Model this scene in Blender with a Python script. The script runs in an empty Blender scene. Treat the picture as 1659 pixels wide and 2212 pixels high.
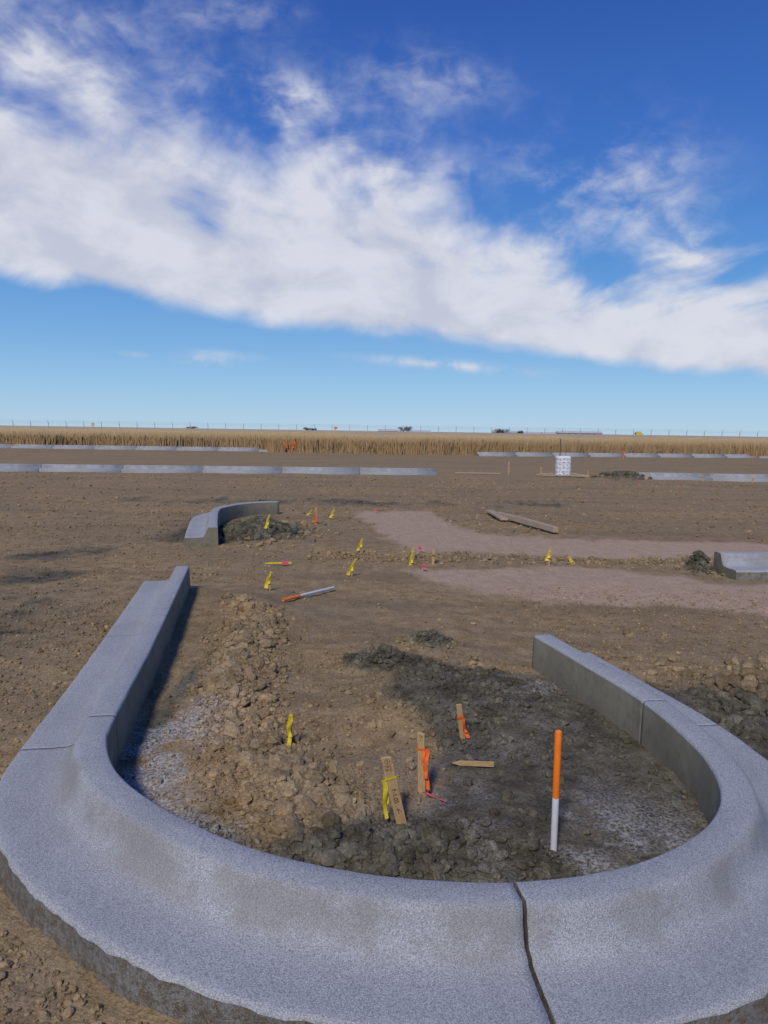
import bpy, math, random
import numpy as np
from mathutils import Vector, Matrix
random.seed(7); rng=np.random.default_rng(11)
S=bpy.context.scene
S.view_settings.view_transform='Standard'; S.view_settings.look='None'; S.view_settings.exposure=0
C=bpy.data.collections.new("site"); S.collection.children.link(C)

# ---------------------------------------------------------------- camera
H=1.65
cam=bpy.data.cameras.new("camera"); co=bpy.data.objects.new("camera",cam); C.objects.link(co)
cam.sensor_fit='VERTICAL'; cam.sensor_height=24; cam.lens=24*1640/2212
cam.clip_start=0.05; cam.clip_end=9000
co.matrix_world=Matrix.Translation((0,0,H))@Matrix.Rotation(math.radians(90-6.1),4,'X')@Matrix.Rotation(math.radians(0.85),4,'Z')
S.camera=co

# ---------------------------------------------------------------- noise
P=rng.permutation(4096); R=rng.random(4096)
def vn(x,y):
    xi=np.floor(x).astype(int); yi=np.floor(y).astype(int); fx=x-xi; fy=y-yi
    fx=fx*fx*(3-2*fx); fy=fy*fy*(3-2*fy)
    h=lambda a,b: R[P[(P[a&4095]+b)&4095]]
    return (h(xi,yi)*(1-fx)+h(xi+1,yi)*fx)*(1-fy)+(h(xi,yi+1)*(1-fx)+h(xi+1,yi+1)*fx)*fy
def fbm(x,y,o=4,g=.5):
    s=0;a=1;t=0
    for i in range(o):
        s=s+a*vn(x*2**i+17.3*i,y*2**i+5.1*i); t+=a; a*=g
    return s/t
def sst(a,b,x):
    t=np.clip((x-a)/(b-a),0,1); return t*t*(3-2*t)
def sdf(poly,x,y):
    poly=np.array(poly,float); d=np.full(x.shape,1e9); ins=np.zeros(x.shape,bool)
    n=len(poly)
    for i in range(n):
        a=poly[i]; b=poly[(i+1)%n]; e=b-a; wx=x-a[0]; wy=y-a[1]
        t=np.clip((wx*e[0]+wy*e[1])/max(e@e,1e-12),0,1)
        d=np.minimum(d,(wx-e[0]*t)**2+(wy-e[1]*t)**2)
        c=(a[1]>y)!=(b[1]>y)
        if abs(e[1])>1e-9: ins^=c&(x<e[0]*(y-a[1])/e[1]+a[0])
    d=np.sqrt(d); return np.where(ins,-d,d)

# ---------------------------------------------------------------- node helper
def mat(name):
    m=bpy.data.materials.new(name); m.use_nodes=True; nt=m.node_tree
    return m,nt,nt.nodes["Principled BSDF"]
class N:
    def __init__(s,nt): s.nt=nt
    def new(s,t,**k):
        n=s.nt.nodes.new(t)
        for a,b in k.items(): setattr(n,a,b)
        return n
    def put(s,inp,v):
        if isinstance(v,bpy.types.NodeSocket): s.nt.links.new(v,inp)
        else: inp.default_value=v
    def m(s,op,a,b=0.,c=0.,clamp=False):
        n=s.new('ShaderNodeMath',operation=op,use_clamp=clamp)
        s.put(n.inputs[0],a); s.put(n.inputs[1],b); s.put(n.inputs[2],c); return n.outputs[0]
    def ss(s,x,a,b):
        n=s.new('ShaderNodeMapRange',interpolation_type='SMOOTHSTEP')
        s.put(n.inputs[0],x); s.put(n.inputs[1],a); s.put(n.inputs[2],b); return n.outputs[0]
    def mix(s,f,a,b,bt='MIX'):
        n=s.new('ShaderNodeMix',data_type='RGBA',blend_type=bt)
        s.put(n.inputs[0],f)
        for i,v in ((6,a),(7,b)):
            if isinstance(v,tuple) and len(v)==3: v=v+(1,)
            s.put(n.inputs[i],v)
        return n.outputs[2]
    def noise(s,vec,scale,det=4,rough=.55,dist=0.):
        n=s.new('ShaderNodeTexNoise'); 
        if vec is not None: s.put(n.inputs['Vector'],vec)
        n.inputs['Scale'].default_value=scale; n.inputs['Detail'].default_value=det
        n.inputs['Roughness'].default_value=rough; n.inputs['Distortion'].default_value=dist
        return n.outputs['Fac']
    def attr(s,name): return s.new('ShaderNodeAttribute',attribute_name=name).outputs['Fac']
    def scale(s,v,sx,sy,sz):
        n=s.new('ShaderNodeMapping'); s.put(n.inputs[0],v); n.inputs['Scale'].default_value=(sx,sy,sz); return n.outputs[0]
    def bump(s,h,st,dist,nrm=None):
        n=s.new('ShaderNodeBump'); s.put(n.inputs['Height'],h); n.inputs['Strength'].default_value=st
        n.inputs['Distance'].default_value=dist
        if nrm is not None: s.put(n.inputs['Normal'],nrm)
        return n.outputs[0]
    def pos(s): return s.new('ShaderNodeNewGeometry').outputs['Position']

# ---------------------------------------------------------------- materials
def dirt_mat():
    m,nt,b=mat("dirt"); n=N(nt); p=n.pos()
    big=n.noise(p,.55,4,.6); mid=n.noise(p,6,5,.65); fine=n.noise(p,70,4,.7); grit=n.noise(p,260,2,.6)
    streak=n.noise(n.scale(p,.12,1.1,1),1.,5,.6)
    c=n.mix(n.ss(mid,.32,.68),(.265,.182,.094),(.390,.282,.160))
    c=n.mix(n.m('MULTIPLY',n.ss(big,.42,.62),.5),c,(.255,.205,.132))
    c=n.mix(n.m('MULTIPLY',n.ss(streak,.45,.65),.45),c,(.205,.155,.094))
    g=n.mix(n.ss(mid,.35,.65),(.082,.072,.050),(.165,.148,.108))
    c=n.mix(n.attr('grey'),c,g)
    c=n.mix(n.attr('pink'),c,n.mix(n.ss(mid,.3,.7),(.43,.300,.205),(.49,.360,.26)))
    c=n.mix(n.m('MULTIPLY',n.attr('dust'),n.ss(fine,.38,.58)),c,(.42,.415,.415))
    c=n.mix(n.attr('gold'),c,n.mix(n.ss(mid,.3,.7),(.34,.23,.10),(.48,.35,.17)))
    v=n.m('ADD',n.m('MULTIPLY',fine,1.5),n.m('MULTIPLY',grit,.7)); v=n.ss(v,.6,1.6)
    v=n.m('ADD',n.m('MULTIPLY',v,.9),.55)
    v=n.m('MULTIPLY',v,n.m('ADD',n.attr('tint'),1.))
    vv=n.new('ShaderNodeVectorMath',operation='SCALE'); n.put(vv.inputs[0],c); n.put(vv.inputs[3],v)
    n.put(b.inputs['Base Color'],vv.outputs[0]); b.inputs['Roughness'].default_value=.95
    b.inputs['Specular IOR Level'].default_value=.1
    nr=n.bump(mid,.5,.04); nr=n.bump(fine,.8,.010,nr); nr=n.bump(grit,.4,.003,nr)
    n.put(b.inputs['Normal'],nr); return m
def conc_mat(name,c1,c2,kind):
    m,nt,b=mat(name); n=N(nt); p=n.pos()
    big=n.noise(p,2.2,4,.6); mid=n.noise(p,14,4,.7); sp=n.noise(p,200,3,.75); sp2=n.noise(p,330,2,.6)
    c=n.mix(n.ss(big,.35,.65),c1,c2)
    if kind=='top':
        c=n.mix(n.m('MULTIPLY',n.ss(sp,.42,.60),.85),c,(c1[0]*.45,c1[1]*.45,c1[2]*.46))
        c=n.mix(n.m('MULTIPLY',n.ss(sp2,.55,.68),.8),c,(.76,.77,.79))
        c=n.mix(n.m('MULTIPLY',n.ss(mid,.55,.75),.2),c,(c1[0]*.6,c1[1]*.6,c1[2]*.56))
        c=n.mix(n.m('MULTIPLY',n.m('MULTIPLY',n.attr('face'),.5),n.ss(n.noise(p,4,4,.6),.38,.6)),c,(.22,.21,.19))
    elif kind=='side':
        c=n.mix(n.m('MULTIPLY',n.ss(n.noise(p,22,5,.75),.44,.6),.8),c,(.26,.20,.13))
        c=n.mix(n.m('MULTIPLY',n.ss(n.noise(p,90,4,.7),.5,.6),.6),c,(.15,.125,.09))
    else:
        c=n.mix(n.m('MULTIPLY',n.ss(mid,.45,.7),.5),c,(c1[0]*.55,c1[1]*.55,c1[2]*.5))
    n.put(b.inputs['Base Color'],c); b.inputs['Roughness'].default_value=.9; b.inputs['Specular IOR Level'].default_value=.2
    k={'top':(.6,.004),'side':(1.,.02),'wall':(.4,.004)}[kind]
    nr=n.bump(sp,k[0],k[1]); nr=n.bump(mid,.4,.006 if kind!='side' else .03,nr); n.put(b.inputs['Normal'],nr); return m
def simple(name,c,rough=.7,var=.25,scale=30,stretch=(1,1,1),c2=None,trans=0):
    m,nt,b=mat(name); n=N(nt)
    tc=n.new('ShaderNodeTexCoord').outputs['Object']
    f=n.noise(n.scale(tc,*stretch),scale,4,.6)
    d=c2 or tuple(x*(1-var) for x in c)
    n.put(b.inputs['Base Color'],n.mix(n.ss(f,.35,.65),c,d)); b.inputs['Roughness'].default_value=rough
    n.put(b.inputs['Normal'],n.bump(f,.3,.002)); return m
M_dirt=dirt_mat()
M_top=conc_mat("concrete_broomed",(.45,.46,.485),(.385,.39,.415),'top')
M_side=conc_mat("concrete_rough_side",(.42,.40,.37),(.33,.32,.30),'side')
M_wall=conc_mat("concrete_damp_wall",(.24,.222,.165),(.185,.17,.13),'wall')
M_wood=simple("lath_wood",(.58,.38,.18),.8,.3,60,(3,3,.4))
M_plank=simple("weathered_plank",(.52,.40,.28),.85,.35,20,(6,6,.6))
M_yel=simple("yellow_ribbon",(.80,.62,.02),.5,.2,40)
M_ora=simple("orange_ribbon",(.95,.16,.02),.5,.2,40)
M_pink=simple("pink_ribbon",(.85,.08,.15),.5,.2,40)
M_pw=simple("white_post_paint",(.76,.76,.76),.45,.08,20)
M_po=simple("orange_post_paint",(1.0,.22,.01),.45,.12,25)
M_ink=simple("ink",(.03,.02,.015),.8,.1)
M_sack=simple("white_wrap",(.78,.79,.82),.6,.12,12)
M_dark=simple("dark_print",(.06,.06,.08),.6,.1)
M_steel=simple("galvanised_steel",(.38,.39,.40),.5,.1)
M_ysign=simple("yellow_sign_paint",(.75,.5,.02),.5,.1)
M_roof=simple("pale_roof",(.6,.6,.62),.6,.1,2)
M_bwall=simple("building_wall",(.35,.33,.30),.8,.1,2)
M_leaf=simple("distant_foliage",(.05,.065,.03),.9,.4,2)
M_bark=simple("bark",(.13,.10,.07),.9,.3)

# ---------------------------------------------------------------- mesh helper
def mesh_obj(name,verts,faces,mats,link=True,parent=None,smooth=False,midx=None):
    me=bpy.data.meshes.new(name); me.from_pydata([tuple(v) for v in verts],[],faces); 
    for m in mats: me.materials.append(m)
    if midx is not None: me.polygons.foreach_set('material_index',midx)
    if smooth: me.polygons.foreach_set('use_smooth',[True]*len(me.polygons))
    me.update(); o=bpy.data.objects.new(name,me); C.objects.link(o)
    if parent: o.parent=parent
    return o
def fast_mesh(name,V,F,mats,attrs={},smooth=False,midx=None):
    me=bpy.data.meshes.new(name); k=F.shape[1]
    me.vertices.add(len(V)); me.vertices.foreach_set('co',np.ascontiguousarray(V,dtype=np.float32).ravel())
    me.loops.add(F.size); me.loops.foreach_set('vertex_index',F.ravel().astype(np.int32))
    me.polygons.add(len(F)); me.polygons.foreach_set('loop_start',np.arange(0,F.size,k,dtype=np.int32))
    for m in mats: me.materials.append(m)
    if midx is not None: me.polygons.foreach_set('material_index',midx.astype(np.int32))
    me.polygons.foreach_set('use_smooth',np.full(len(F),smooth))
    me.update(calc_edges=True)
    for a,v in attrs.items():
        at=me.attributes.new(a,'FLOAT','POINT'); at.data.foreach_set('value',v.astype(np.float32))
    o=bpy.data.objects.new(name,me); C.objects.link(o); return o

# ---------------------------------------------------------------- curb path
INNER=[(-1.91,7.38),(-1.66,5.95),(-1.42,4.55),(-1.24,3.40),(-1.185,3.16),(-1.09,2.95),(-.97,2.78),(-.80,2.61),(-.57,2.43),(-.32,2.29),(-.03,2.20),(.26,2.165),(.43,2.17),(.64,2.21),(.86,2.30),(1.05,2.43),(1.21,2.60),(1.31,2.79),(1.365,3.03),(1.375,3.32),(1.33,3.79),(1.22,4.24),(1.02,4.99)]
def catmull(pts,step):
    pts=[np.array(p,float) for p in pts]; pts=[2*pts[0]-pts[1]]+pts+[2*pts[-1]-pts[-2]]
    out=[]
    for i in range(1,len(pts)-2):
        a,b,c,d=pts[i-1:i+3]; n=max(2,int(np.linalg.norm(c-b)/.01))
        for k in range(n):
            t=k/n; out.append(.5*((2*b)+(-a+c)*t+(2*a-5*b+4*c-d)*t*t+(-a+3*b-3*c+d)*t**3))
    out.append(pts[-2]); out=np.array(out)
    s=np.r_[0,np.cumsum(np.linalg.norm(np.diff(out,axis=0),axis=1))]
    for _ in range(2): 
        k=np.ones(15)/15; pad=np.vstack([np.repeat(out[:1],7,0),out,np.repeat(out[-1:],7,0)])
        sm=np.c_[np.convolve(pad[:,0],k,'valid'),np.convolve(pad[:,1],k,'valid')]; sm[0]=out[0]; sm[-1]=out[-1]; out=sm
    s=np.r_[0,np.cumsum(np.linalg.norm(np.diff(out,axis=0),axis=1))]
    return out,s
PROF=[(-.012,-.12),(-.006,.10),(0,.288),(.004,.298),(.012,.302),(.06,.303),(.112,.302),(.128,.299),(.139,.289),(.150,.262),(.162,.228),(.175,.200),(.190,.180),(.208,.168),(.24,.160),(.32,.157),(.40,.157),(.445,.158),(.458,.153),(.464,.140),(.468,.05),(.49,-.12)]
def curb(name,pts,gaps=(),zoff=0,step=.02,widths=.935,prof=PROF,clean=False):
    path,s=catmull(pts,step); Lt=s[-1]
    cuts=[0]+[g[0] for g in gaps]+[Lt]; gw=[0]+[g[1] for g in gaps]+[0]; jit=[0]+[g[2] for g in gaps]+[0]
    V=[];F=[];MI=[];FA=[]
    pr=np.array(prof); n=len(pr)
    T=np.gradient(path,axis=0); T/=np.linalg.norm(T,axis=1)[:,None]
    def station(q,shift):
        base=len(V)
        for i,(o,z) in enumerate(pr):
            ss_=min(max(q+shift[i],-1),Lt+1); x=np.interp(ss_,s,path[:,0]); y=np.interp(ss_,s,path[:,1])
            tx=np.interp(ss_,s,T[:,0]); ty=np.interp(ss_,s,T[:,1]); l=math.hypot(tx,ty); tx/=l; ty/=l
            nx,ny=ty,-tx; w=.0025 if i<19 else .012
            fr=9 if i<19 else 22
            r=(float(fbm(np.array([x*fr+i*1.3]),np.array([y*fr+i*.7]),3)[0])-.5)*2*w
            zz=z+zoff+(r if 2<i<19 else 0)
            oo=o*widths+(r if (i<=2 or i>=19) else 0)
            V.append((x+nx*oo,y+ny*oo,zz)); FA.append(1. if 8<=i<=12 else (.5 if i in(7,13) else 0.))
        return base
    jprev=np.zeros(n)
    for k in range(len(cuts)-1):
        a=cuts[k]+gw[k]/2; b=cuts[k+1]-gw[k+1]/2; m=max(2,int((b-a)/step))
        ja=jprev; jb=np.cumsum(rng.normal(0,1,n))*jit[k+1]; jprev=jb
        prev=None; first=None
        for q in range(m+1):
            t=q/m; sh=ja*max(0,1-t*m/4)+jb*max(0,1-(1-t)*m/4)
            bs=station(a+(b-a)*t,sh)
            if first is None: first=bs
            if prev is not None:
                for i in range(n-1):
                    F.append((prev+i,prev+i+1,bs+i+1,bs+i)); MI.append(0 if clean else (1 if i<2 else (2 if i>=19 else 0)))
            prev=bs
        F.append(tuple(first+i for i in range(n))[::-1]); MI.append(2 if k>0 else 1)
        F.append(tuple(prev+i for i in range(n))); MI.append(2 if k<len(cuts)-2 else 1)
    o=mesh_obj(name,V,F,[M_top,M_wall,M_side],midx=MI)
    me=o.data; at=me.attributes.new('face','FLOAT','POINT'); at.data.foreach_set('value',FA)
    import bmesh
    bm=bmesh.new(); bm.from_mesh(me); bmesh.ops.recalc_face_normals(bm,faces=bm.faces); bm.to_mesh(me); bm.free()
    for p_ in me.polygons: p_.use_smooth=len(p_.vertices)==4
    return o,path,s
_,ps=catmull(INNER,.02); pth=_
def arc(x,y):
    i=np.argmin((pth[:,0]-x)**2+(pth[:,1]-y)**2); return ps[i]
gaps=[(arc(-1.55,5.4),.003,.0),(arc(-1.24,3.45),.005,.001),(arc(.405,2.17),.011,.0035),(arc(1.34,3.75),.0015,.0)]
curb("concrete_curb",INNER,gaps)
curb("concrete_curb",[(-2.36,10.7),(-2.60,11.8),(-2.82,12.9),(-2.86,13.5),(-2.7,14.1),(-2.45,14.5),(-2.05,14.75)][::-1],[],step=.06,zoff=-.05,widths=1.0)
curb("concrete_curb",[(12.,9.75),(8,9.4),(5.5,9.2),(4.0,9.08)][::-1],[],step=.08,zoff=-.04,widths=1.1)
def far_curb(a,b,seg=3.,zo=0):
    a=np.array(a,float);b=np.array(b,float);L=np.linalg.norm(b-a);k=int(L/seg)
    curb("concrete_curb",[tuple(a+(b-a)*t) for t in (0,.25,.5,.75,1)],[(L*(i+1)/(k+1),.012,0) for i in range(k)],step=1.0,widths=1,clean=True,zoff=zo)
far_curb((-30,26.6),(1.95,29.1),3,-.05); far_curb((9.3,28.4),(34,27.6),3,-.05)
far_curb((-60,54.8),(-.3,56.4),3,-.02); far_curb((6.4,53.2),(45,62.5),3,-.02)

# ---------------------------------------------------------------- terrain
ISL=[tuple(p) for p in INNER]
def mounds(x,y):
    z=np.zeros_like(x)
    for cx,cy,sx,sy,h in [(-1.25,6.9,.25,.5,.05),(-1.0,5.8,.2,.6,.06),(-.92,5.0,.2,.5,.06),(-.85,4.3,.2,.4,.06),(-.68,3.6,.2,.35,.06),(-.42,3.15,.18,.25,.06),(-.2,2.75,.2,.2,.04),
        (.0,5.0,.22,.16,.09),(.33,5.5,.16,.14,.09),(.25,4.6,.3,.3,.06),(.55,4.3,.4,.4,.08),(.2,4.05,.3,.25,.05),(.05,2.6,.3,.15,.05),(.5,2.9,.3,.25,.03),
        (-2.0,12.2,.38,.6,.18),(-1.7,11.6,.3,.4,.08),(3.85,9.15,.10,.22,.24),(8.4,28.3,.6,.4,.2),(2.6,4.9,.25,.2,.10),(9.2,28.35,.5,.35,.2),(-4.5,9,.5,3,.03)]:
        z+=h*np.exp(-((x-cx)/sx)**2-((y-cy)/sy)**2)
    return z
def height(x,y):
    w=np.zeros_like(x); ring=np.zeros_like(x); m=(np.abs(x)<4)&(y>0)&(y<10)
    d=sdf(ISL,x[m],y[m]); w[m]=1-sst(.03,.42,d); ring[m]=np.exp(-((d-.5)/.35)**2)*(d>0)
    near=1-sst(20,50,np.hypot(x,y))
    z=.075*w+mounds(x,y)+ring*(1-w)*(.035+.03*(fbm(x*3,y*3,3)-.4))
    z+=(fbm(x*.6,y*.6,4)-.5)*.09*(1-w*.6)*near*sst(1.0,3.,np.hypot(x,y-1)+w*3)
    z+=(fbm(x*5,y*5,5,.6)-.5)*.035+ (fbm(x*30,y*30,3,.6)-.5)*.016*near
    z+=.05*(fbm(x*.15,y*1.2,3)-.5)*sst(10,16,y)*near
    return z
PA=[(-.6,15.6),(.4,15.9),(.96,15.6),(1.15,13.8),(1.55,12.2),(3.2,11.7),(5.9,11.6),(16,11.6),(16,10.0),(5.4,10.4),(2.6,10.0),(1.7,10.1),(.46,10.5),(.0,12)]
PB=[(.23,8.9),(1.2,9.1),(2.4,9.2),(3.4,8.8),(3.7,8.3),(5.5,8.3),(12,9),(12,7.5),(6,7.0),(3.9,6.6),(2.95,7.2),(1.6,7.3),(.8,7.8)]
def pinkm(x,y):
    w=np.zeros_like(x); m=(x>-2)&(x<18)&(y>5)&(y<18)
    xx,yy=x[m],y[m]; d=np.minimum(sdf(PA,xx,yy),sdf(PB,xx,yy))+(fbm(xx*2.5,yy*2.5,4)-.5)*.7
    w[m]=1-sst(-.12,.12,d); return w
def masks(x,y):
    n1=fbm(x*1.6,y*1.6,5)-.5; n2=fbm(x*5+9,y*5,4)-.5
    def blob(cx,cy,sx,sy,s=1): return s*np.exp(-(((x-cx)/sx)**2+((y-cy)/sy)**2))
    B=blob(.85,3.3,.65,1.1,1.3)+blob(.5,4.4,.55,.55,1.2)+blob(0,5.0,.3,.2,1.3)+blob(.35,5.5,.2,.18,1.2)+blob(.1,2.6,.55,.35,1.2)+blob(-.8,2.8,.3,.3,.7)+blob(-1.2,4.2,.12,1.3,.9)
    B+=blob(2.3,4.5,.9,.9,.9)+blob(2.1,3.6,.5,.6,.7)+blob(-2.0,12.2,.75,1.1,1.4)+blob(3.85,9.15,.2,.35,1.2)+blob(8.8,28.35,1.0,.8,1.6)
    B+=blob(-3.2,12.5,1.0,2.5,.6)+blob(-4.2,8.,1.3,2.6,.65)+blob(-2.9,5.5,.7,1.6,.55)+blob(-1.6,1.6,.9,.7,.7)+blob(-1.5,17.5,9,1.1,.65)+blob(8,21,9,1.2,.3)
    g=sst(.38,.78,B+n1*.9+n2*.35)
    dust=np.clip(blob(-1.05,3.5,.2,.8,1.3)+blob(1.0,2.75,.45,.35,.7)+blob(.5,3.2,.5,.5,.25)+blob(1.0,4.4,.2,.4,.6)+blob(-.85,2.78,.3,.2,1.1),0,1)*sst(-.14,.08,n2)
    gold=sst(54,57,y-.16*np.maximum(x-6,0)-.1*np.maximum(-x-1,0))
    return g*(1-gold),pinkm(x,y)*(1-sst(0,1,g)*.5),dust,gold
def axis(lo,hi,step,far_lo,far_hi,r=1.035):
    a=list(np.arange(lo,hi+1e-6,step)); s=step; v=hi
    while v<far_hi: s*=r; v+=s; a.append(v)
    s=step; v=lo; b=[]
    while v>far_lo: s*=r; v-=s; b.append(v)
    return np.array(b[::-1]+a)
X=axis(-2.4,2.4,.016,-3500,3500); Y=axis(1.3,5.6,.016,-60,5000,1.028)
gx,gy=np.meshgrid(X,Y); sh=gx.shape; gx=gx.ravel(); gy=gy.ravel()
gz=height(gx,gy); g,pk,du,go=masks(gx,gy)
idx=np.arange(gx.size).reshape(sh)
F=np.stack([idx[:-1,:-1],idx[:-1,1:],idx[1:,1:],idx[1:,:-1]],-1).reshape(-1,4)
fast_mesh("dirt_ground",np.c_[gx,gy,gz],F,[M_dirt],{'grey':g,'pink':pk,'dust':du,'gold':go,'tint':np.zeros_like(gx)},smooth=True)

# ---------------------------------------------------------------- clods
import bmesh
def templates(sub,k,amp,chips=4):
    out=[]
    for i in range(k):
        bm=bmesh.new(); bmesh.ops.create_icosphere(bm,subdivisions=sub,radius=1)
        v=np.array([q.co[:] for q in bm.verts]); f=np.array([[w.index for w in q.verts] for q in bm.faces]); bm.free()
        for j in range(chips):
            d=rng.normal(size=3); d/=np.linalg.norm(d); t=rng.uniform(.5,.85); pr=v@d; v=v-np.outer(np.maximum(pr-t,0),d)*.9
        lump=np.zeros(len(v))
        for j in range(10):
            d=rng.normal(size=3); d/=np.linalg.norm(d); u=v/np.linalg.norm(v,axis=1)[:,None]
            lump+=rng.uniform(-.12,.2)*np.exp(-(1-u@d)/.12)
        v=v*(1+lump[:,None]); v=v*(1+rng.uniform(-amp,amp,(len(v),1)))
        out.append((v,f))
    return out
T1=templates(1,14,.22,5);T2=templates(2,16,.12,5);T3=templates(3,14,.085,4)
def scatter(name,n,sampler,size,T,cap,flat=.8,sink=.3,tintr=.25,keep=None):
    x,y=sampler(n)
    d=sdf(ISL,x,y); w0=(d>-.02)&(d<.5)
    openg=((y-4.99)*( -1.91-1.02)-(x-1.02)*(7.38-4.99))<0
    ok=~(w0&~((y>5.0)&(x>-1.55)&(x<3)&(d<.6)&openg&(np.abs(x+1.6)>.35)))
    if keep is not None: ok&=keep(x,y)
    x=x[ok];y=y[ok]; n=len(x)
    r=np.minimum(size*rng.lognormal(0,.6,n),cap)
    z=height(x,y); g,pk,du,_=masks(x,y)
    Vs=[];Fs=[];A={k:[] for k in('grey','pink','dust','tint')};off=0
    which=rng.integers(0,len(T),n)
    for t in range(len(T)):
        ii=np.where(which==t)[0]
        if not len(ii): continue
        v,f=T[t]; m=len(ii)
        q=rng.normal(size=(m,4)); q/=np.linalg.norm(q,axis=1)[:,None]; a,b,c,e=q.T
        Rm=np.stack([1-2*(c*c+e*e),2*(b*c-a*e),2*(b*e+a*c),2*(b*c+a*e),1-2*(b*b+e*e),2*(c*e-a*b),2*(b*e-a*c),2*(c*e+a*b),1-2*(b*b+c*c)],-1).reshape(m,3,3)
        sc=rng.uniform(.65,1.2,(m,3)); vv=np.einsum('mij,mkj->mki',Rm,v[None]*sc[:,None,:])*r[ii,None,None]
        vv[:,:,2]*=flat; vv+=np.stack([x[ii],y[ii],z[ii]+r[ii]*flat*(1-2*sink)*.8],-1)[:,None,:]
        Vs.append(vv.reshape(-1,3)); Fs.append((f[None]+(np.arange(m)*len(v))[:,None,None]+off).reshape(-1,3)); off+=m*len(v)
        for k,val in(('grey',g),('pink',pk*.5),('dust',du*.8),('tint',rng.uniform(-tintr,tintr*1.3,n))): A[k].append(np.repeat(val[ii],len(v)))
    return fast_mesh(name,np.vstack(Vs),np.vstack(Fs),[M_dirt],dict({k:np.concatenate(v) for k,v in A.items()},gold=np.zeros(off)))
def along(pts,wid):
    pts=np.array(pts,float)
    def f(n):
        t=rng.uniform(0,len(pts)-1.001,n); i=t.astype(int); u=(t-i)[:,None]; p=pts[i]*(1-u)+pts[i+1]*u
        return p[:,0]+rng.normal(0,wid,n),p[:,1]+rng.normal(0,wid*1.3,n)
    return f
def box(x0,x1,y0,y1): return lambda n:(rng.uniform(x0,x1,n),rng.uniform(y0,y1,n))
def gauss(cx,cy,sx,sy): return lambda n:(rng.normal(cx,sx,n),rng.normal(cy,sy,n))
inside=lambda x,y: sdf(ISL,x,y)<-.03
patchy=lambda x,y: (sdf(ISL,x,y)<-.03)&(fbm(x*2.2+3,y*2.2,4)>.48)
ridge=[(-1.2,7.0),(-1.0,5.9),(-.95,5.2),(-.88,4.5),(-.72,3.8),(-.5,3.3),(-.3,3.0),(-.15,2.7)]
scatter("clay_clods",1500,along(ridge,.11),.0165,T3,.05,keep=inside)
scatter("clay_clods",7500,along(ridge,.14),.008,T2,.02,keep=inside)
scatter("soil_clods",800,gauss(.1,2.62,.3,.16),.012,T3,.03,keep=inside)
scatter("soil_clods",1100,gauss(.45,4.2,.38,.45),.010,T3,.028,keep=inside)
scatter("soil_clods",600,gauss(0,5.0,.17,.1),.010,T2,.025); scatter("soil_clods",400,gauss(.34,5.5,.11,.09),.010,T2,.025)
scatter("soil_clods",9000,box(-1.3,1.4,2.15,5.6),.0048,T2,.018,keep=patchy)
scatter("soil_pebbles",18000,box(-1.9,1.5,2.15,7.5),.0033,T1,.010,keep=inside)
out_=lambda x,y: sdf(ISL,x,y)>.48
scatter("gravel",9000,lambda n:(rng.uniform(-3.4,-1.0,n),1.0+rng.uniform(0,1,n)**1.3*6),.006,T2,.022,keep=out_)
scatter("gravel",20000,lambda n:(rng.uniform(-7,-1.3,n),1.0+rng.uniform(0,1,n)**1.1*12),.006,T1,.02,keep=out_)
scatter("gravel",6000,lambda n:(rng.uniform(-2.2,-.2,n),rng.uniform(1.1,2.6,n)),.006,T2,.02,keep=out_)
scatter("gravel",10000,lambda n:(rng.uniform(1.3,5,n),rng.uniform(3,8,n)),.006,T1,.02,keep=out_)
scatter("soil_clods",900,gauss(2.4,4.6,.6,.55),.015,T2,.045,keep=out_)
scatter("soil_clods",160,gauss(2.55,4.9,.18,.12),.03,T2,.06,keep=out_)
scatter("soil_clods",1500,gauss(-1.95,12.1,.4,.6),.025,T2,.06); scatter("soil_clods",160,gauss(3.85,9.1,.08,.2),.02,T2,.04)
scatter("soil_clods",500,gauss(8.9,28.35,.5,.3),.045,T2,.1)
scatter("gravel",18000,lambda n:(rng.uniform(-7,9,n),rng.uniform(5.5,17,n)),.007,T1,.025,keep=lambda x,y:(pinkm(x,y)<.3)&out_(x,y))
scatter("soil_clods",2500,lambda n:(rng.uniform(-1,8,n),rng.normal(9.9,.25,n)),.014,T2,.04,keep=lambda x,y:(pinkm(x,y)<.5)&out_(x,y))
scatter("soil_clods",8000,lambda n:(rng.uniform(-14,14,n),rng.uniform(12,27,n)),.016,T1,.045,keep=lambda x,y:pinkm(x,y)<.3)

# ---------------------------------------------------------------- stakes, ribbons
def hz(x,y): return float(height(np.array([float(x)]),np.array([float(y)]))[0])
def empty(name,loc,rot=(0,0,0)):
    o=bpy.data.objects.new(name,None); o.location=loc; o.rotation_euler=rot; o.empty_display_size=.1; C.objects.link(o); return o
def lath(parent,w,t,h,m=None,below=.06,name="lath",slant=0):
    pr=[(-w/2,-below*.2),(w/2,-below*.2),(w/2,h-slant),(-w/2,h)]
    V=[(0,-t/2,-below),(0,t/2,-below)]
    for x,z in pr: V+= [(x,-t/2,z),(x,t/2,z)]
    F=[(2,4,6,8),(9,7,5,3),(4,5,7,6),(6,7,9,8),(8,9,3,2),(0,4,2),(1,3,5),(0,1,5,4),(0,2,3,1)]
    o=mesh_obj(name,V,F,[m or M_wood],parent=parent)
    b=o.modifiers.new("b",'BEVEL'); b.width=min(w,t)*.12; b.segments=1; b.limit_method='ANGLE'; return o
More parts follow.
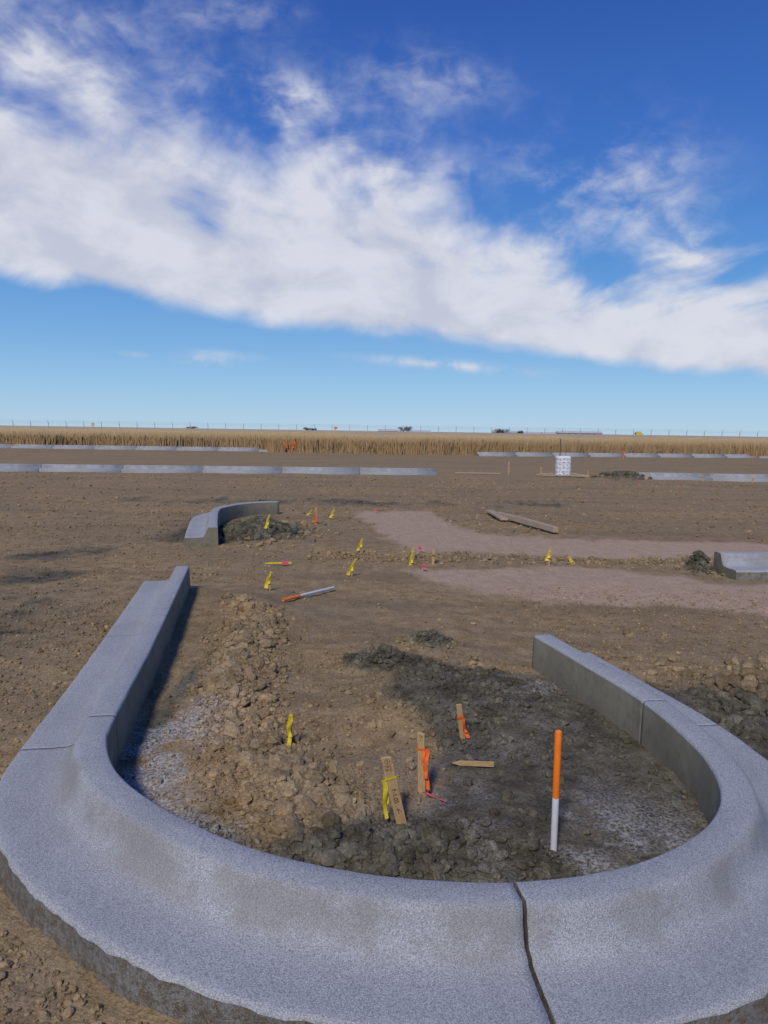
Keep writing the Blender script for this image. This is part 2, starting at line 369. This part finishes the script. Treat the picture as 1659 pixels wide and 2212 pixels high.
def ribbon(parent,p,l,w,m,dx=0.,dy=-.01,tw=.8,name="ribbon",ph=0.,flare=0.):
    V=[];F=[];k=16
    for i in range(k+1):
        t=i/k; cx=p[0]+dx*t+.004*math.sin(t*7+ph); cy=p[1]+dy*t+.004*math.sin(t*9+ph); cz=p[2]-l*t
        a=tw*math.sin(t*3+ph)*.7; ww=w/2*(.85+.2*math.sin(t*4+1+ph))*((1-flare)+flare*1.3*t)
        V.append((cx-ww*math.cos(a),cy-ww*math.sin(a),cz)); V.append((cx,cy+.003*math.sin(t*11),cz-.002)); V.append((cx+ww*math.cos(a),cy+ww*math.sin(a),cz))
        if i: b=3*i; F+= [(b-3,b-2,b+1,b),(b-2,b-1,b+2,b+1)]
    return mesh_obj(name,V,F,[m],parent=parent,smooth=True)
def knot(parent,z,w,t,m,h=.012):
    V=[];F=[];a=w/2+.003;b=t/2+.003
    for zz in(z-h/2,z+h/2): V+=[(-a,-b,zz),(a,-b,zz),(a,b,zz),(-a,b,zz)]
    F=[(0,1,5,4),(1,2,6,5),(2,3,7,6),(3,0,4,7)]
    mesh_obj("ribbon_knot",V,F,[m],parent=parent)
def text(parent,s,size,loc,rot):
    c=bpy.data.curves.new("lettering",'FONT'); c.body=s; c.size=size; c.extrude=.0002; c.align_x='CENTER'; c.align_y='CENTER'
    c.materials.append(M_ink); o=bpy.data.objects.new("lettering",c); C.objects.link(o); o.parent=parent; o.location=loc; o.rotation_euler=rot
def stake(x,y,h,w=.04,t=.012,tilt=0.,lean=0.,yaw=0.,rib=None,rl=.12,rw=.02,rx=0.,rz=.7,rdx=0.,name="survey_stake",sink=0,flare=0.):
    e=empty(name,(x,y,hz(x,y)-sink),(lean,tilt,yaw)); lath(e,w,t,h,slant=.004)
    if rib:
        knot(e,h*rz,w,t,rib); ribbon(e,(rx,-t/2-.005,h*rz),rl,rw,rib,dx=rdx,ph=random.random()*3,flare=flare)
        ribbon(e,(rx*.6,-t/2-.008,h*rz),rl*.7,rw*.7,rib,dx=rdx*.4+.004,ph=random.random()*3,flare=flare)
    return e
e=empty("survey_stake",(.09,2.91,.075),(math.radians(4),math.radians(-13.5),math.radians(6)))
lath(e,.042,.01,.305,slant=.006)
R90=(math.radians(90),0,0)
yf=-.0056
bpy.ops.mesh.primitive_torus_add(major_radius=.0105,minor_radius=.0008,major_segments=24,minor_segments=4); r_=bpy.context.object; r_.name="ring_mark"; r_.data.materials.append(M_ink); r_.parent=e; r_.location=(0,-.005,.283); r_.rotation_euler=R90
text(e,"3",.016,(0,yf,.283),R90); text(e,"TBC",.015,(0,yf,.262),R90); text(e,"PCC",.015,(0,yf,.247),R90)
text(e,"F-1.05",.026,(0,yf,.13),(math.radians(90),math.radians(90),0)); text(e,"PC",.02,(0,yf,.062),(math.radians(90),math.radians(60),0))
knot(e,.212,.042,.01,M_yel,.01); ribbon(e,(-.026,-.008,.215),.155,.022,M_yel,dx=-.030,dy=-.02,ph=.5,tw=.5); ribbon(e,(-.022,-.006,.21),.10,.016,M_yel,dx=-.02,dy=.0,ph=2.,tw=.4)
e=empty("survey_stake",(.185,3.18,.075),(0,math.radians(-2),math.radians(-25)))
lath(e,.034,.012,.275,slant=.008); text(e,"TB",.014,(0,-.0064,.255),R90); text(e,"S",.014,(0,-.0064,.24),R90)
knot(e,.200,.034,.012,M_ora,.010); ribbon(e,(.020,-.008,.205),.175,.026,M_ora,dx=.012,ph=1.,tw=.4); ribbon(e,(.014,-.010,.2),.12,.02,M_ora,dx=.012,ph=2.2,tw=.4)
ribbon(e,(.012,-.03,.02),.012,.02,M_pink,dx=.11,dy=-.02,name="pink_tail",tw=.2)
e=stake(.42,3.75,.19,.028,.01,tilt=math.radians(-8),yaw=math.radians(20),rib=M_ora,rl=.11,rw=.028,rz=.62,rx=.006,rdx=.012)
stake(-.45,3.62,.17,.012,.008,tilt=math.radians(2),rib=M_yel,rl=.145,rw=.026,rz=.93,rx=-.004)
for x,y,h,w,tl,rb,rl in [(-1.13,7.47,.20,.014,3,M_yel,.16),(-.36,8.56,.21,.014,12,M_yel,.19),(-.28,10.17,.21,.014,-2,M_yel,.15),(.36,9.36,.23,.03,2,M_yel,.2),(.63,9.45,.19,.035,0,M_wood,.02),
    (2.08,9.41,.24,.03,1,M_yel,.12),(-1.19,13.3,.31,.035,-2,M_ora,.26),(-1.43,14.6,.13,.015,15,M_yel,.11),(-.94,14.0,.22,.02,3,M_yel,.14),(-1.75,11.4,.26,.015,4,M_yel,.2),(2.44,9.55,.14,.03,-40,M_yel,.08)]:
    stake(x,y,h,w,.012,tilt=math.radians(tl),rib=rb,rl=rl,rw=.05,rz=.95 if w<.02 else .75,rdx=random.uniform(-.06,-.01) if rb is M_yel else .0,rx=-.01,flare=.8)
def flag(x,y,m,h=.07,w=.06,name="pin_flag"):
    e=empty(name,(x,y,hz(x,y)),(0,random.uniform(-.4,.4),0)); lath(e,.006,.006,h,M_steel,.02,"wire"); ribbon(e,(0,-.006,h),w,.05,m,dx=.03,ph=random.random()*4,name="flag")
for x,y in [(-.17,15.4),(.5,10.4),(.47,8.95),(7.0,24.2),(8.0,23.9),(8.9,23.0)]: flag(x,y,M_pink,.09 if y<20 else .15)
for dx,t in((-.12,-.3),(.1,.25)):
    e=empty("orange_marker_flag",(-6.85+dx,55.2,0),(0,t,0)); lath(e,.05,.03,.85,M_ora); ribbon(e,(0,-.05,.82),.5,.22,M_ora)
for x,y,h in [(17,58,.85),(29.6,62,1.0),(16.4,52.3,.5),(-13,57.5,.5)]:
    stake(x,y,h,.06,.03,rib=M_ora,rl=.35,rw=.14,rz=.95)
for x,y,h in [(-6,53.6,.25),(11.5,27.4,.22),(7.9,29.5,.22),(6.3,30.6,.3),(4.9,30,.5),(13.2,27.2,.2),(-4,30,.15)]:
    stake(x,y,h,.05,.02,rib=M_wood,rl=.02,rw=.02)
e=empty("survey_stake",(-1.40,9.17,hz(-1.4,9.17)+.025),(0,math.radians(88),0)); lath(e,.02,.012,.28,M_yel); knot(e,.2,.03,.02,M_pink,.07)
e=empty("survey_stake",(.39,3.46,hz(.39,3.46)+.02),(math.radians(8),math.radians(89),math.radians(3))); lath(e,.024,.01,.15,below=.05)
# ---------------------------------------------------------------- posts
def post(name,a,b,r,split,mA,mB):
    a=Vector(a);b=Vector(b);d=b-a;L=d.length
    e=empty(name,a); e.rotation_euler=d.to_track_quat('Z','Y').to_euler()
    def tube(nm,z0,z1,m,cap0,cap1):
        V=[];F=[];k=24; rings=[(z0,r*.96 if cap0 else r)]+([(z0+.003,r)] if cap0 else [])+([(z1-.003,r)] if cap1 else [])+[(z1,r*.9 if cap1 else r)]
        for z,rr in rings:
            for i in range(k): V.append((rr*math.cos(i*2*math.pi/k),rr*math.sin(i*2*math.pi/k),z))
        for j in range(len(rings)-1):
            for i in range(k): F.append((j*k+i,j*k+(i+1)%k,(j+1)*k+(i+1)%k,(j+1)*k+i))
        if cap1:
            n0=len(V); 
            for z,rr in((z1,r*.72),(z1-.03,r*.72)):
                for i in range(k): V.append((rr*math.cos(i*2*math.pi/k),rr*math.sin(i*2*math.pi/k),z))
            p0=(len(rings)-1)*k
            for i in range(k):
                j=(i+1)%k; F.append((p0+i,p0+j,n0+j,n0+i)); F.append((n0+i,n0+j,n0+k+j,n0+k+i))
            F.append(tuple(n0+k+i for i in range(k)))
        if cap0: F.append(tuple(range(k))[::-1])
        mesh_obj(nm,V,F,[m],parent=e,smooth=False).data.polygons.foreach_set('use_smooth',[len(f)==4 for f in F])
    tube("lower_section",0,L*split,mA,True,False); tube("upper_section",L*split,L,mB,False,True)
post("marker_post",(.655,2.70,.02),(.652,2.685,.565),.0125,.525,M_pw,M_po)
z1=hz(-.92,6.9)+.03; z2=hz(-.51,7.75)+.04
post("marker_post",(-.51,7.75,z2),(-.92,6.9,z1),.015,.70,M_pw,M_po)
def plank(name,a,b,w,t,m):
    a=Vector(a);b=Vector(b);d=b-a;L=d.length;n=10;V=[];F=[]
    for i in range(n+1):
        q=i/n; bend=.01*math.sin(q*3.1)
        for x,z in((-w/2,-t/2),(w/2,-t/2),(w/2,t/2),(-w/2,t/2)): V.append((x,L*q,z+bend))
        if i:
            o=4*i
            for j in range(4): F.append((o-4+j,o-4+(j+1)%4,o+(j+1)%4,o+j))
    F+=[(0,3,2,1)[::-1],(4*n,4*n+1,4*n+2,4*n+3)[::-1]]
    o=mesh_obj(name,V,F,[m]); o.location=a; o.rotation_euler=d.to_track_quat('Y','Z').to_euler()
    bv=o.modifiers.new("b",'BEVEL'); bv.width=.004; bv.limit_method='ANGLE'
    bm=bmesh.new(); bm.from_mesh(o.data); bmesh.ops.recalc_face_normals(bm,faces=bm.faces); bm.to_mesh(o.data); bm.free(); return o
plank("timber_plank",(2.80,12.25,.09),(2.2,14.6,.08),.09,.09,M_plank)
plank("timber_plank",(2.22,13.9,.06),(2.15,15.5,.05),.14,.04,M_plank)
for a,b in [((6.0,28.9,.06),(7.9,28.6,.06)),((5.9,29.5,.05),(6.5,29.2,.12)),((7.1,29.1,.14),(7.75,28.6,.05)),((2.8,30.2,.03),(4.6,30.1,.03))]: plank("timber_board",a,b,.12,.04,M_plank)

# white wrapped bundle with printed marks, dry sapling behind
e=empty("white_wrapped_bundle",(6.9,29.4,.02))
V=[];F=[];k=32;rows=14
for j in range(rows+1):
    z=.76*j/rows
    for i in range(k):
        a=i*2*math.pi/k; ca,sa=math.cos(a),math.sin(a); rr=(abs(ca)**4+abs(sa)**4)**-.25
        bul=1+.02*math.sin(j*2.1)+.015*math.sin(a*5+j); top=1 if j<rows else .93
        V.append((.275*rr*ca*bul*top,.26*rr*sa*bul*top,z+.012*math.sin(a*3)*(j==rows)))
    if j:
        for i in range(k): F.append(((j-1)*k+i,(j-1)*k+(i+1)%k,j*k+(i+1)%k,j*k+i))
F.append(tuple(rows*k+i for i in range(k)))
mesh_obj("wrap",V,F,[M_sack],parent=e,smooth=False)
for r_i in range(6):
    for q in range(3):
        x0=-.22+q*.15+random.uniform(-.02,.02); z0=.08+.115*r_i+random.uniform(-.02,.02); w=random.uniform(.04,.08); h=.015
        mesh_obj("print_mark",[(x0,-.29,z0),(x0+w,-.29,z0-.01),(x0+w,-.29,z0+h-.01),(x0,-.29,z0+h)],[(0,1,2,3)],[M_dark],parent=e)
e=empty("dry_sapling",(6.9,30.0,0)); lath(e,.03,.03,1.45,M_bark,name="stem")
for i in range(14):
    z=.85+i*.04; s=(-1)**i*random.uniform(.06,.16); mesh_obj("twig",[(0,-.008,z),(0,.008,z+.012),(s,0,z+.12)],[(0,1,2)],[M_bark],parent=e)

# ---------------------------------------------------------------- dry grass field
def grass_mat(name,lo,hi):
    m,nt,b=mat(name); n=N(nt); p=n.pos()
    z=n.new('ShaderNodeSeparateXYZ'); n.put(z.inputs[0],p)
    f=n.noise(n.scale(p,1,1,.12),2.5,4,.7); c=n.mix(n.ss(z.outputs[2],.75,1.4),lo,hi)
    c=n.mix(n.m('MULTIPLY',n.ss(f,.35,.65),.6),c,n.mix(.5,c,(.2,.125,.065)))
    c=n.mix(n.attr('tint'),c,(.60,.47,.27)); n.put(b.inputs['Base Color'],c); b.inputs['Roughness'].default_value=.9; return m
M_grass=grass_mat("dry_grass",(.34,.215,.10),(.58,.44,.25))
def gfront(x): return 55+.17*np.maximum(x-7,0)+.10*np.maximum(-x-1,0)+(fbm(x*.35,x*0,3)-.5)*2.5
nb=130000
bx=rng.uniform(-75,75,nb); dep=rng.uniform(0,1,nb)**2.2*55; by=gfront(bx)+dep
hh=(1.2+.4*(fbm(bx*.25,by*.1,3)-.5)+rng.normal(0,.07,nb))*(1-.12*(rng.random(nb)<.1)); hh=np.clip(hh,.4,1.5)
hh*=np.where(dep<1.0,rng.uniform(.55,1.,nb),1.)
w=rng.uniform(.010,.028,nb)*(1+dep*.02); lx=rng.normal(0,.10,nb); ly=rng.normal(0,.1,nb)
hd=w*rng.uniform(1.2,2.2,nb)
Z0=np.zeros(nb)
V=np.stack([np.c_[bx-w,by,Z0],np.c_[bx+w,by,Z0],np.c_[bx+lx*.8+hd,by+ly*.8,hh*.82],np.c_[bx+lx,by+ly,hh],np.c_[bx+lx*.8-hd,by+ly*.8,hh*.82]],1).reshape(-1,3)
i0=np.arange(nb)*5
F3=np.vstack([np.c_[i0,i0+1,i0+2],np.c_[i0,i0+2,i0+4],np.c_[i0+4,i0+2,i0+3]])
fast_mesh("dry_grass",V,F3,[M_grass],{'tint':np.repeat(np.clip(rng.normal(.10,.15,nb),0,.6),5)})
xs=np.linspace(-900,900,1200); rows=[(.9,0.),(1.1,.8),(2.0,.98),(5,1.02),(12,1.08),(30,1.14),(60,1.2),(200,1.25),(900,1.2),(3500,.2)]
V=[];
for o,h in rows:
    V.append(np.c_[xs*(1 if o<100 else 1+o/400),gfront(np.clip(xs,-75,75))+o, h+(fbm(xs*.5,xs*0+o,3)-.5)*.25*(h>.1)])
V=np.vstack(V); n_=len(xs); idx=np.arange(len(V)).reshape(len(rows),n_)
F=np.stack([idx[:-1,:-1],idx[:-1,1:],idx[1:,1:],idx[1:,:-1]],-1).reshape(-1,4)
fast_mesh("dry_grass_field",V,F,[M_grass],{'tint':np.clip((fbm(V[:,0]*.1,V[:,1]*.05,4)-.2),0,.7)},smooth=True)

# ---------------------------------------------------------------- fence
e=empty("chain_link_fence",(0,0,0))
V=[];F=[]
def bx_(x0,x1,y0,y1,z0,z1):
    b=len(V); V.extend([(x0,y0,z0),(x1,y0,z0),(x1,y1,z0),(x0,y1,z0),(x0,y0,z1),(x1,y0,z1),(x1,y1,z1),(x0,y1,z1)])
    F.extend([(b,b+1,b+5,b+4),(b+1,b+2,b+6,b+5),(b+2,b+3,b+7,b+6),(b+3,b,b+4,b+7),(b+4,b+5,b+6,b+7)])
for i in range(-50,51):
    x=i*2.6; bx_(x-.035,x+.035,112-.035,112+.035,0,2.15)
    b=len(V); V.extend([(x-.025,111.98,2.1),(x+.025,111.98,2.1),(x+.025,111.75,2.45),(x-.025,111.75,2.45)]); F.append((b,b+1,b+2,b+3))
mesh_obj("posts",V,F,[M_steel],parent=e)
V=[];F=[]
for z in(2.1,2.2,2.32,2.43): bx_(-130,130,111.9,111.912,z,z+.014)
mesh_obj("top_wires",V,F,[M_steel],parent=e)
V=[];F=[]
for i in range(0,1300):
    x=-130+i*.2
    V_=len(V); V.extend([(x,112.03,.6),(x+.006,112.03,.6),(x+1.5,112.03,2.1),(x+1.494,112.03,2.1)]); F.append((V_,V_+1,V_+2,V_+3))
    V_=len(V); V.extend([(x+1.5,112.04,.6),(x+1.506,112.04,.6),(x,112.04,2.1),(x-.006,112.04,2.1)]); F.append((V_,V_+1,V_+2,V_+3))
mesh_obj("mesh_wires",V,F,[M_steel],parent=e)

# ---------------------------------------------------------------- horizon items
def building(x,y,w,h,d=12):
    e=empty("farm_building",(x,y,0))
    V=[(-w/2,-d/2,0),(w/2,-d/2,0),(w/2,d/2,0),(-w/2,d/2,0),(-w/2,-d/2,h),(w/2,-d/2,h),(w/2,d/2,h),(-w/2,d/2,h)]
    mesh_obj("walls",V,[(0,1,5,4),(1,2,6,5),(2,3,7,6),(3,0,4,7)],[M_bwall],parent=e)
    o=.6; V=[(-w/2-o,-d/2-o,h-.1),(w/2+o,-d/2-o,h-.1),(w/2+o,0,h+1.4),(-w/2-o,0,h+1.4),(w/2+o,d/2+o,h-.1),(-w/2-o,d/2+o,h-.1)]
    mesh_obj("roof",V,[(0,1,2,3),(3,2,4,5),(1,4,2),(0,3,5)],[M_roof],parent=e)
    for k in range(int(w/5)):
        xx=-w/2+2+k*5; mesh_obj("door",[(xx,-d/2-.05,0),(xx+2,-d/2-.05,0),(xx+2,-d/2-.05,h*.7),(xx,-d/2-.05,h*.7)],[(0,1,2,3)],[M_dark],parent=e)
for x,w,h in [(2,14,1.6),(22,26,1.2),(95,20,1.8),(110,22,1.3),(152,34,2.2),(128,10,1.2)]: building(x,600,w,h)
def tree(x,y,h,w):
    e=empty("tree",(x,y,0)); lath(e,.5,.5,h*.5,M_bark,name="trunk")
    for i in range(5):
        a=i*1.3; mesh_obj("limb",[(0,-.1,h*.3),(0,.1,h*.35),(math.cos(a)*w*.3,math.sin(a)*w*.3,h*.75)],[(0,1,2)],[M_bark],parent=e)
    V=[];F=[]
    cl=[(random.uniform(-w*.38,w*.38),random.uniform(-1,1),h*random.uniform(.45,.85),random.uniform(.12,.24)*w) for _ in range(12)]
    for i in range(900):
        cx,cy,cz,r=random.choice(cl); p=Vector((cx+random.gauss(0,r*.5),cy+random.gauss(0,r*.5),cz+random.gauss(0,h*.09)))
        b=len(V)
        for j in range(3): V.append(p+Vector((random.uniform(-.35,.35),random.uniform(-.35,.35),random.uniform(-.25,.25))))
        F.append((b,b+1,b+2))
    mesh_obj("crown",V,F,[M_leaf],parent=e)
for x,h,w in [(14,4.8,8),(17.5,5.6,7),(88,4.9,9),(91,4.6,9),(105,3.6,6),(-60,3.4,8),(-150,3,10),(196,3.8,7),(-55,3.0,4)]: tree(x,590,h,w)
def sign(x,y,w,h,m,z):
    e=empty("airfield_sign",(x,y,0)); V=[(-w/2,0,z),(w/2,0,z),(w/2,0,z+h),(-w/2,0,z+h),(-w/2,.3,z),(w/2,.3,z),(w/2,.3,z+h),(-w/2,.3,z+h)]
    mesh_obj("panel",V,[(0,1,2,3),(1,5,6,2),(4,0,3,7),(3,2,6,7),(5,4,7,6)],[m],parent=e)
    for xx in(-w*.3,w*.3): l=lath(e,.08,.08,z+.02,M_steel,name="leg"); l.location=(xx,.15,0)
sign(66.5,200,1.5,.7,M_ysign,1.55); sign(-57.5,150,.5,.5,M_ysign,1.9)
e=empty("red_marker_light_mast",(-13,200,0)); lath(e,.2,.2,2.6,M_steel,name="mast"); k_=lath(e,.9,.3,.5,M_ora,name="housing"); k_.location=(0,0,2.0)

# ---------------------------------------------------------------- light
az=math.radians(197); el=math.radians(44)
sd=Vector((math.sin(az)*math.cos(el),math.cos(az)*math.cos(el),math.sin(el)))
sun=bpy.data.lights.new("sun",'SUN'); sun.energy=2.4; sun.angle=math.radians(8); sun.color=(1,.93,.82)
so=bpy.data.objects.new("sun",sun); C.objects.link(so); so.rotation_euler=(-sd).to_track_quat('-Z','Y').to_euler(); so.location=(0,0,20)

W=bpy.data.worlds.new("sky"); S.world=W; W.use_nodes=True; nt=W.node_tree; n=N(nt)
bg=nt.nodes['Background']; bg.inputs['Strength'].default_value=.1
sky=n.new('ShaderNodeTexSky',sky_type='NISHITA'); sky.sun_disc=False; sky.sun_elevation=el; sky.sun_rotation=az
sky.air_density=1.0; sky.dust_density=.3; sky.ozone_density=4
tc=n.new('ShaderNodeTexCoord').outputs['Generated']
sp=n.new('ShaderNodeSeparateXYZ'); n.put(sp.inputs[0],tc); x,y,z=sp.outputs
yy=n.m('MAXIMUM',y,.05); u=n.m('DIVIDE',x,yy); v=n.m('DIVIDE',z,yy)
us=n.m('SUBTRACT',u,.04); vc=n.m('MAXIMUM',v,.03)
def comb(a,b,c=0.):
    q=n.new('ShaderNodeCombineXYZ'); n.put(q.inputs[0],a); n.put(q.inputs[1],b); n.put(q.inputs[2],c); return q.outputs[0]
rp=n.new('ShaderNodeValToRGB'); n.put(rp.inputs[0],z); cr=rp.color_ramp
stops=[(0.,(.42,.61,.79)),(.05,(.29,.53,.79)),(.10,(.19,.42,.75)),(.20,(.085,.28,.67)),(.33,(.040,.155,.55)),(.48,(.020,.088,.40)),(1.,(.014,.055,.28))]
cr.elements[0].position=0; cr.elements[0].color=stops[0][1]+(1,); cr.elements[1].position=1; cr.elements[1].color=stops[-1][1]+(1,)
for p_,c_ in stops[1:-1]: e_=cr.elements.new(p_); e_.color=c_+(1,)
vm=n.new('ShaderNodeVectorMath',operation='SCALE'); n.put(vm.inputs[0],rp.outputs[0]); vm.inputs[3].default_value=10
clear=n.mix(.88,sky.outputs[0],vm.outputs[0])
PX=n.m('DIVIDE',us,vc); PY=n.m('DIVIDE',1.,vc)
st=n.noise(comb(n.m('MULTIPLY',PX,2.0),n.m('MULTIPLY',PY,.5)),1.,5,.55,.5)
st2=n.noise(comb(n.m('MULTIPLY',PX,.9),n.m('MULTIPLY',PY,.3),3.),1.,5,.55,.8)
iso=n.noise(comb(u,n.m('MULTIPLY',v,1.6),7.),7.,6,.52,.5)
iso2=n.noise(comb(u,n.m('MULTIPLY',v,1.5),1.),22.,5,.6,.4)
def fcurve(x_,pts):
    q=n.new('ShaderNodeFloatCurve'); c=q.mapping.curves[0]
    pp=[((a+1)/2,b) for a,b in pts]
    c.points[0].location=pp[0]; c.points[-1].location=pp[-1]
    for p_ in pp[1:-1]: c.points.new(*p_)
    q.mapping.update(); n.put(q.inputs['Value'],n.m('MULTIPLY_ADD',x_,.5,.5)); return q.outputs[0]
L_=fcurve(u,[(-1,.26),(-.5,.190),(-.32,.160),(-.165,.135),(0,.118),(.16,.102),(.34,.082),(.5,.070),(1,.04)])
U_=fcurve(u,[(-1,.66),(-.49,.50),(-.33,.425),(-.21,.365),(-.08,.345),(.08,.305),(.13,.255),(.24,.215),(.31,.20),(.363,.225),(.487,.222),(1,.2)])
lo=n.ss(n.m('ADD',n.m('SUBTRACT',v,L_),n.m('MULTIPLY',n.m('SUBTRACT',iso,.5),.05)),-.002,.022)
t=n.m('DIVIDE',n.m('SUBTRACT',U_,v),n.m('SUBTRACT',U_,L_))
nz=n.m('ADD',n.m('MULTIPLY',n.m('SUBTRACT',st,.5),1.4),n.m('ADD',n.m('MULTIPLY',n.m('SUBTRACT',iso,.5),1.2),n.m('MULTIPLY',n.m('SUBTRACT',st2,.5),.9)))
body=n.m('MULTIPLY',lo,n.ss(n.m('ADD',t,nz),-.25,.52))
wis=None
for cu,cv,su,sv,am in [(.30,.315,.10,.07,.9),(.20,.29,.07,.07,.6),(.37,.25,.05,.03,.8),(-.14,.415,.05,.035,.9),(.01,.445,.06,.035,.6),(.09,.435,.06,.03,.5),(-.07,.39,.1,.05,.35),(-.3,.46,.14,.06,.4),(-.19,.51,.08,.02,.6),(.0,.34,.12,.05,.4),(-.5,.5,.12,.06,.6)]:
    a=n.m('DIVIDE',n.m('SUBTRACT',u,cu),su); b_=n.m('DIVIDE',n.m('SUBTRACT',v,cv),sv)
    gq=n.m('MULTIPLY',n.m('EXPONENT',n.m('MULTIPLY',n.m('ADD',n.m('MULTIPLY',a,a),n.m('MULTIPLY',b_,b_)),-1.)),am)
    wis=gq if wis is None else n.m('ADD',wis,gq)
wn=n.m('ADD',n.m('MULTIPLY',st,.9),n.m('ADD',n.m('MULTIPLY',iso2,.6),n.m('MULTIPLY',iso,.5)))
wis=n.m('MULTIPLY',wis,n.ss(wn,.82,1.35))
low=None
for cu,cv,su,sv,am in [(.08,.086,.09,.006,.9),(-.235,.088,.03,.006,.6),(-.21,.095,.04,.005,.35),(-.33,.094,.018,.003,.4)]:
    uu=n.m('DIVIDE',n.m('SUBTRACT',u,cu),su); b_=n.m('DIVIDE',n.m('ADD',n.m('SUBTRACT',v,cv),n.m('MULTIPLY',n.m('SUBTRACT',u,cu),.07)),sv)
    gq=n.m('MULTIPLY',n.m('EXPONENT',n.m('MULTIPLY',n.m('ADD',n.m('MULTIPLY',uu,uu),n.m('MULTIPLY',b_,b_)),-1.)),am)
    low=gq if low is None else n.m('ADD',low,gq)
low=n.m('MULTIPLY',low,n.ss(iso2,.3,.6))
den=n.m('MINIMUM',n.m('ADD',n.m('ADD',body,wis),low),1.)
den=n.m('MULTIPLY',den,n.ss(z,.0,.02)); den=n.m('MULTIPLY',den,.93)
cc=n.mix(n.ss(n.m('ADD',iso,n.m('MULTIPLY',iso2,.3)),.5,.8),(5.6,5.8,6.9),(7.2,7.3,8.0))
n.put(bg.inputs['Color'],n.mix(den,clear,cc))
